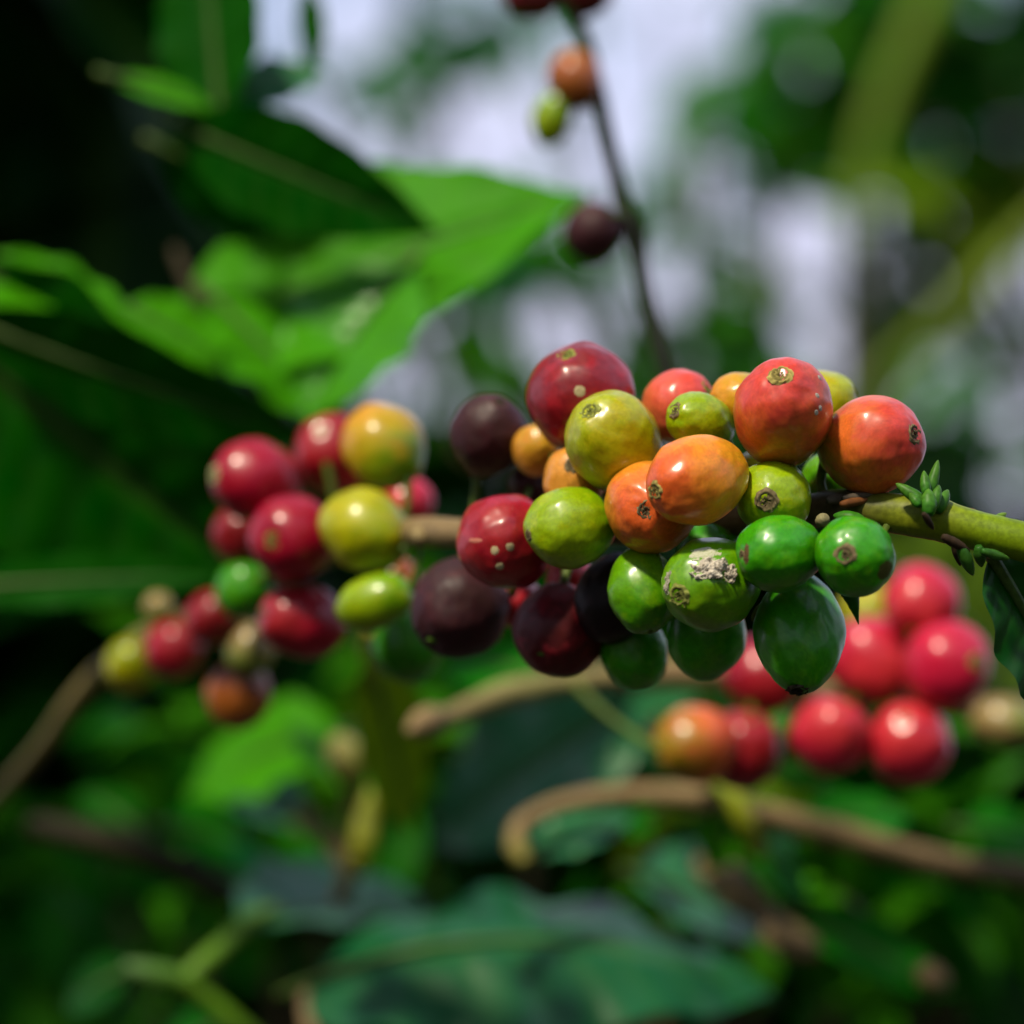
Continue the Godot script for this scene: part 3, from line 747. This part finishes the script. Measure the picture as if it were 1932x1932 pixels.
func surroundings() -> void:
	rng.seed = 4711
	var ground := MeshInstance3D.new()
	var pm := PlaneMesh.new()
	pm.size = Vector2(400, 400)
	ground.mesh = pm
	ground.material_override = mats.soil
	ground.name = "ground"
	ground.set_meta("kind", "structure")
	add_child(ground)
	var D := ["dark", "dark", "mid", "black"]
	var K := ["black", "dark", "black"]  # near-black tones put deep shade into the leaf colour
	# the dark bush beside the fruit
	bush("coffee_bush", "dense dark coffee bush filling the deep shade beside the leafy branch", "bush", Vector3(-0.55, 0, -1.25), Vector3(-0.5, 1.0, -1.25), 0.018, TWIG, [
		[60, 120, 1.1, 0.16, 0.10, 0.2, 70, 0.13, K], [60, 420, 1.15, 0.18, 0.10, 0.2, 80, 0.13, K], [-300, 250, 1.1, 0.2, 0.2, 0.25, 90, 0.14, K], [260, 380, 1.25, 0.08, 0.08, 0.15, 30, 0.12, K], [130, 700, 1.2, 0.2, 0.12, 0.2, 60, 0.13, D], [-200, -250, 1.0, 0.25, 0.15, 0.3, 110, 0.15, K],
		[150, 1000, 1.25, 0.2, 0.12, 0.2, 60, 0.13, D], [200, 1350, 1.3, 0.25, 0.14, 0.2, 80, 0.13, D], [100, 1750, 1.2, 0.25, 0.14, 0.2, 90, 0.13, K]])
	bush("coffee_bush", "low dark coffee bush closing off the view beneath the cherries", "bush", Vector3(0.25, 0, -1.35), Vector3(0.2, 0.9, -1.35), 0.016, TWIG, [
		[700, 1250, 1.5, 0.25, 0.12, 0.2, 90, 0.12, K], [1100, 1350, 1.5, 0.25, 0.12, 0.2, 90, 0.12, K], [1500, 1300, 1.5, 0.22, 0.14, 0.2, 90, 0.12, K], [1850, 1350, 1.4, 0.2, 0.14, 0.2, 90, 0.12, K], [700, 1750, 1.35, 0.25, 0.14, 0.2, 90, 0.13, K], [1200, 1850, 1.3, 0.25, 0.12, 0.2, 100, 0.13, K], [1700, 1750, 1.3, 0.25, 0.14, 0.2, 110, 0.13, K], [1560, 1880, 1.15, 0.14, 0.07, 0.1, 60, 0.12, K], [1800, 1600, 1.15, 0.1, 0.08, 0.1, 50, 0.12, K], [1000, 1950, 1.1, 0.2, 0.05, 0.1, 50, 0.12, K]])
	bush("coffee_bush", "young coffee bush with many small sunlit leaves low behind the tan branches", "bush", Vector3(0.0, 0, -0.95), Vector3(0.0, 0.95, -0.95), 0.01, TWIG, [
		[560, 1430, 0.74, 0.05, 0.02, 0.04, 30, 0.038, ["lit", "mid"]], [740, 1370, 0.74, 0.02, 0.04, 0.03, 24, 0.04, ["lit", "yellow"]], [330, 1580, 0.80, 0.05, 0.02, 0.05, 18, 0.045, ["mid", "lit"]], [480, 1600, 0.76, 0.03, 0.02, 0.04, 18, 0.04, ["lit", "mid"]], [1280, 1630, 0.72, 0.03, 0.015, 0.04, 20, 0.035, ["lit", "mid"]], [1400, 1590, 0.70, 0.015, 0.02, 0.02, 14, 0.035, ["lit", "yellow"]],
		[1640, 1530, 0.72, 0.03, 0.015, 0.04, 24, 0.038, ["lit", "mid"]], [1620, 1650, 0.72, 0.03, 0.02, 0.04, 22, 0.04, ["lit"]], [1890, 1580, 0.76, 0.03, 0.015, 0.04, 14, 0.04, ["mid", "lit"]], [1250, 1320, 0.74, 0.04, 0.012, 0.04, 18, 0.035, ["lit", "teal"]], [1000, 1290, 0.80, 0.05, 0.015, 0.05, 18, 0.04, ["mid", "lit"]], [1480, 1470, 0.76, 0.02, 0.015, 0.04, 12, 0.04, ["mid", "lit"]], [1800, 1690, 0.76, 0.03, 0.01, 0.03, 12, 0.04, ["lit", "mid"]],
		[180, 1500, 0.9, 0.06, 0.03, 0.05, 14, 0.05, ["mid"]], [60, 1800, 0.9, 0.05, 0.03, 0.05, 12, 0.05, ["dark", "mid"]], [300, 1900, 0.85, 0.05, 0.02, 0.05, 12, 0.05, ["mid", "lit"]]], "leaf_thin")
	bush("coffee_bush", "tall coffee bush with yellowish leaves behind the coral cherries", "bush", Vector3(1.0, 0, -2.4), Vector3(0.85, 1.4, -2.4), 0.02, TWIG, [
		[1850, 90, 2.1, 0.12, 0.10, 0.2, 50, 0.12, K], [1500, 60, 2.4, 0.16, 0.07, 0.2, 30, 0.11, ["mid", "lit"]], [1450, 190, 2.4, 0.12, 0.05, 0.2, 22, 0.10, ["mid", "lit"]], [1880, 400, 2.0, 0.07, 0.03, 0.1, 12, 0.12, ["yellow"]], [1690, 150, 2.3, 0.10, 0.10, 0.2, 26, 0.11, ["lit", "mid"]],
		[1780, 420, 2.2, 0.10, 0.06, 0.2, 16, 0.10, ["lit", "yellow"]], [1900, 700, 2.0, 0.06, 0.10, 0.2, 22, 0.10, ["mid", "lit"]], [1720, 760, 2.1, 0.05, 0.10, 0.2, 14, 0.09, ["lit", "teal"]], [1780, 1010, 2.0, 0.2, 0.05, 0.2, 30, 0.10, ["lit", "teal", "yellow"]], [1900, 250, 2.2, 0.08, 0.06, 0.2, 20, 0.11, ["mid", "dark"]], [1700, 330, 2.2, 0.06, 0.06, 0.2, 14, 0.10, ["mid", "lit"]]], "leaf_thin")
	bush("coffee_bush", "airy coffee bush with pale gaps of sky behind the upright twig", "bush", Vector3(0.2, 0, -2.9), Vector3(0.25, 1.5, -2.9), 0.02, TWIG, [
		[1400, 590, 2.6, 0.12, 0.06, 0.2, 33, 0.09, ["lit", "yellow"]], [1340, 450, 2.7, 0.06, 0.07, 0.2, 21, 0.08, ["mid", "lit"]], [1310, 270, 2.8, 0.05, 0.09, 0.2, 24, 0.08, ["mid", "teal"]], [1450, 380, 2.8, 0.04, 0.16, 0.2, 39, 0.09, ["lit", "teal"]], [1320, 190, 2.8, 0.14, 0.02, 0.2, 18, 0.09, ["mid", "teal"]],
		[760, 220, 2.8, 0.06, 0.08, 0.2, 27, 0.08, ["mid", "lit"]], [820, 90, 2.8, 0.06, 0.10, 0.2, 27, 0.08, ["mid", "teal"]], [570, 130, 2.8, 0.10, 0.025, 0.2, 18, 0.08, ["mid", "teal"]], [960, 540, 2.7, 0.14, 0.05, 0.2, 39, 0.09, ["lit", "teal"]], [1190, 590, 2.7, 0.05, 0.10, 0.2, 27, 0.09, ["mid", "lit"]], [1060, 90, 2.8, 0.06, 0.06, 0.2, 18, 0.08, ["mid", "teal"]],
		[840, 460, 2.7, 0.14, 0.04, 0.2, 33, 0.09, ["lit", "mid"]], [940, 725, 2.7, 0.12, 0.03, 0.2, 27, 0.09, ["mid", "teal"]], [560, 620, 2.3, 0.09, 0.07, 0.1, 39, 0.10, ["lit", "yellow"]], [720, 600, 2.4, 0.09, 0.06, 0.1, 33, 0.10, ["lit", "mid"]], [600, 750, 2.4, 0.12, 0.04, 0.1, 33, 0.10, ["lit", "mid"]], [850, 560, 2.5, 0.10, 0.03, 0.1, 21, 0.09, ["lit", "mid", "teal"]],
		[930, 575, 2.6, 0.12, 0.03, 0.1, 36, 0.09, ["lit", "teal"]], [1370, 680, 2.5, 0.10, 0.04, 0.1, 30, 0.09, ["lit", "teal"]], [1480, 260, 2.6, 0.05, 0.10, 0.1, 30, 0.09, ["lit", "mid"]], [1640, 420, 2.6, 0.04, 0.12, 0.1, 26, 0.09, ["lit", "teal"]], [1290, 420, 2.6, 0.03, 0.10, 0.1, 20, 0.08, ["lit", "teal"]], [1450, 650, 2.5, 0.06, 0.08, 0.1, 24, 0.09, ["lit", "yellow"]], [1050, 480, 2.5, 0.10, 0.04, 0.1, 24, 0.09, ["lit", "mid"]], [960, 50, 2.9, 0.08, 0.03, 0.2, 18, 0.09, ["dark", "mid"]], [1260, 10, 2.9, 0.2, 0.02, 0.2, 27, 0.09, ["mid", "teal"]], [1470, 520, 2.6, 0.03, 0.08, 0.1, 18, 0.08, ["mid", "lit"]], [1660, 560, 2.6, 0.03, 0.12, 0.1, 21, 0.08, ["mid", "teal"]]], "leaf_thin")
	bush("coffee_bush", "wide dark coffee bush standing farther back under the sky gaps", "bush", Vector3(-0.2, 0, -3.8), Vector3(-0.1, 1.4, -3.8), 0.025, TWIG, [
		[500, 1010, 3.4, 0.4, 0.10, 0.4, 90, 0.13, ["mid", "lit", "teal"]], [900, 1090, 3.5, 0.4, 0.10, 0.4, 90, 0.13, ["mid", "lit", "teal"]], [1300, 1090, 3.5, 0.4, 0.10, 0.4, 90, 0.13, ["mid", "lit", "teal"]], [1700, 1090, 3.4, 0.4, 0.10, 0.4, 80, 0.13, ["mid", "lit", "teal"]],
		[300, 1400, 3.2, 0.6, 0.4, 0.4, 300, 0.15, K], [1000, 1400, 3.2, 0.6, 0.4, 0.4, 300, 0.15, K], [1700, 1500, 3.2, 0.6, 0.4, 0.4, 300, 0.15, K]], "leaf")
	# stems that rise in the distance
	var o := bush("slender_tree", "slender pale trunk rising blurred behind the two coral cherries", "tree", Vector3(0.335, 0, -2.5), at(1605, 200, 2.6), 0.02, Color(0.42, 0.40, 0.22), [[1580, 20, 2.5, 0.08, 0.05, 0.1, 12, 0.12, ["mid", "olive"]]])
	var added_canopy := {}  # unseen leaves added overhead to shade the bushes behind the fruit
	for i in 1450:
		var p := Vector3(rng.randf_range(-3.0, 1.0), rng.randf_range(2.9, 3.4), rng.randf_range(-0.45, 0.38))
		var mesh := small_leaf(["dark", "mid"][i % 2], i % 3)
		if not added_canopy.has(mesh):
			added_canopy[mesh] = []
		added_canopy[mesh].append(Transform3D(leaf_turn(10).scaled(Vector3.ONE * rng.randf_range(0.14, 0.2)), p - o.position))
	for mesh in added_canopy:
		foliage(o, mesh, added_canopy[mesh], mats.leaf)
	var limb := [Vector4(0.0, 1.9, 0, 0.02), Vector4(0.05, 2.6, 0.1, 0.018), Vector4(-0.4, 3.1, 1.7, 0.012), Vector4(-1.2, 3.2, 2.3, 0.006)]  # added limb joining those unseen leaves to the slender trunk
	part("limb", tube(limb, [Color(0.3, 0.25, 0.16), TWIG], 10, 8, 0.1), mats.bark, o)
	var s := thing("young_shoot", "blurred yellow-green stem slanting up beside the darkest bush corner", "stem", at(1590, 480, 1.9))
	var w := along([[1600, 480, 1500, 16], [1645, 260, 1500, 24], [1700, 120, 1500, 26], [1765, -30, 1500, 27], [1820, -200, 1500, 27]])
	part("stem", tube(local(w, s.position), [Color(0.22, 0.38, 0.02), Color(0.2, 0.34, 0.02)], 12, 8, 0.06), mats.stem, s)
	s = thing("young_shoot", "blurred green stem slanting down towards the coral cherry on the stem", "stem", at(1985, 400, 1.8))
	w = along([[1985, 400, 1400, 18], [1900, 490, 1400, 19], [1800, 590, 1400, 19], [1720, 660, 1400, 18], [1660, 740, 1400, 16], [1600, 900, 1400, 15]])
	part("stem", tube(local(w, s.position), [Color(0.26, 0.36, 0.02), Color(0.22, 0.36, 0.02)], 12, 8, 0.06), mats.stem, s)
	# unseen hedge, added behind the viewer to cut low sky light
	var hedge := thing("added_coffee_hedge", "unseen leafy coffee hedge added to cut low sky light, on the photographer's side of the row", "hedge", Vector3(0, 0, 1.5))
	hedge.set_meta("kind", "stuff")
	var hl := {}
	for i in 4200:
		var p := Vector3(rng.randf_range(-3.5, 3.5), rng.randf_range(0.1, 2.7), rng.randf_range(-0.3, 0.5))
		if i % 5 == 3:
			p = Vector3(rng.randf_range(1.05, 1.6), rng.randf_range(0.1, 1.7), rng.randf_range(-2.6, -0.8))
		elif i % 5 == 4:
			p = Vector3(rng.randf_range(-1.7, -1.1), rng.randf_range(0.1, 1.7), rng.randf_range(-2.2, -0.8))
		var mesh := small_leaf(["dark", "mid"][i % 2], i % 3)
		if not hl.has(mesh):
			hl[mesh] = []
		hl[mesh].append(Transform3D(leaf_turn(20).scaled(Vector3.ONE * rng.randf_range(0.15, 0.22)), p))
	for mesh in hl:
		foliage(hedge, mesh, hl[mesh], mats.leaf)
	# far shade trees
	for q in [[-1.6, -9.0, 3.9, "distant shade tree with round crown past the leafy branch"], [0.8, -11.0, 4.9, "distant shade tree with low crown under the blue sky patch"], [2.9, -10.0, 5.6, "distant taller shade tree past the slanting stems"]]:
		var foot := Vector3(q[0], 0, q[1])
		var t := thing("shade_tree", q[3], "tree", foot)
		var h: float = q[2]
		part("trunk", tube([Vector4(0, -0.1, 0, 0.16), Vector4(0.02, 0.6, 0, 0.12), Vector4(0.1, h * 0.6, 0.05, 0.08), Vector4(0.05, h * 0.85, 0, 0.03)], [TWIG, TAN * 0.7], 12, 6, 0.15), mats.bark, t)
		var by := {}
		for i in 620:
			var p := Vector3(rng.randfn(0, 0.5), rng.randfn(0, 0.5), rng.randfn(0, 0.5)).limit_length(1.0) * Vector3(2.0, h * 0.32, 1.4)
			var mesh := small_leaf(["lit", "yellow", "teal"][i % 3], i % 3)  # brighter tones stand in for haze on the far crowns
			if not by.has(mesh):
				by[mesh] = []
			by[mesh].append(Transform3D(leaf_turn(15).scaled(Vector3.ONE * rng.randf_range(0.16, 0.26)), p + Vector3(0, h * 0.62, 0)))
		for mesh in by:
			foliage(t, mesh, by[mesh], mats.leaf_gloss)

# ----------------------------------------------------------------

func cloud_cover() -> Texture2D:
	var n := FastNoiseLite.new()
	n.seed = 8
	n.frequency = 1.6
	n.fractal_octaves = 5
	var w := 512
	var im := Image.create(w, w / 2, false, Image.FORMAT_RGBA8)
	for y in w / 2:
		for x in w:
			var e := (0.5 - (y + 0.5) / (w / 2)) * PI
			var a := (x + 0.5) / w * TAU
			var dir := Vector3(cos(e) * sin(a), sin(e) * 1.6, cos(e) * cos(a))
			var v := smoothstep(-0.15, 0.25, n.get_noise_3dv(dir * 1.0))
			im.set_pixel(x, y, Color(1, 0.98, 1, v * 0.6))
	return ImageTexture.create_from_image(im)

func _ready() -> void:
	cam_basis = Basis(Vector3.RIGHT, deg_to_rad(PITCH))
	per_px = 2.0 * tan(deg_to_rad(FOV / 2)) / PIC
	noise.seed = 3
	noise.frequency = 0.03
	noise.fractal_octaves = 3
	fine.seed = 12
	fine.frequency = 0.06
	fine.fractal_octaves = 3

	var cam := Camera3D.new()
	cam.name = "camera"
	cam.fov = FOV
	cam.near = 0.02
	cam.far = 600.0
	cam.transform = Transform3D(cam_basis, EYE)
	var lens := CameraAttributesPhysical.new()
	lens.frustum_focal_length = 65.0
	lens.frustum_focus_distance = FOCUS - 0.003
	lens.frustum_near = 0.02
	lens.frustum_far = 600.0
	lens.exposure_aperture = 5.2
	cam.attributes = lens
	add_child(cam)
	cam.fov = FOV
	cam.current = true

	var env := Environment.new()
	env.background_mode = Environment.BG_SKY
	env.tonemap_mode = Environment.TONE_MAPPER_LINEAR
	env.tonemap_exposure = 1.25
	env.sdfgi_enabled = true
	env.ssao_enabled = true
	env.ssil_enabled = true
	var sky := Sky.new()
	var ps := ProceduralSkyMaterial.new()
	ps.sky_top_color = Color(0.27, 0.38, 0.56).linear_to_srgb()
	ps.sky_horizon_color = Color(0.38, 0.42, 0.55).linear_to_srgb()
	ps.sky_curve = 0.2
	ps.ground_bottom_color = Color(0.06, 0.07, 0.04).linear_to_srgb()
	ps.ground_horizon_color = Color(0.2, 0.24, 0.25).linear_to_srgb()
	ps.sun_angle_max = 1.0
	ps.sky_cover = cloud_cover()
	ps.sky_cover_modulate = Color(0.66, 0.56, 0.62).linear_to_srgb()
	sky.sky_material = ps
	env.sky = sky
	var we := WorldEnvironment.new()
	we.environment = env
	add_child(we)

	var sun := DirectionalLight3D.new()
	sun.name = "sun"
	sun.light_energy = 1.3
	sun.light_color = Color(1.0, 0.95, 0.84)
	sun.light_angular_distance = 5.0
	sun.shadow_enabled = true
	add_child(sun)
	var to_sun := (cam_basis * Vector3(-0.33, 0.85, 0.42)).normalized()
	sun.look_at_from_position(to_sun * 10, Vector3.ZERO, Vector3.RIGHT)

	make_materials()
	surroundings()
	main_branch()
	other_branches()
	main_cluster()
	left_cluster()
	rear_cluster()
	twig_cherries()
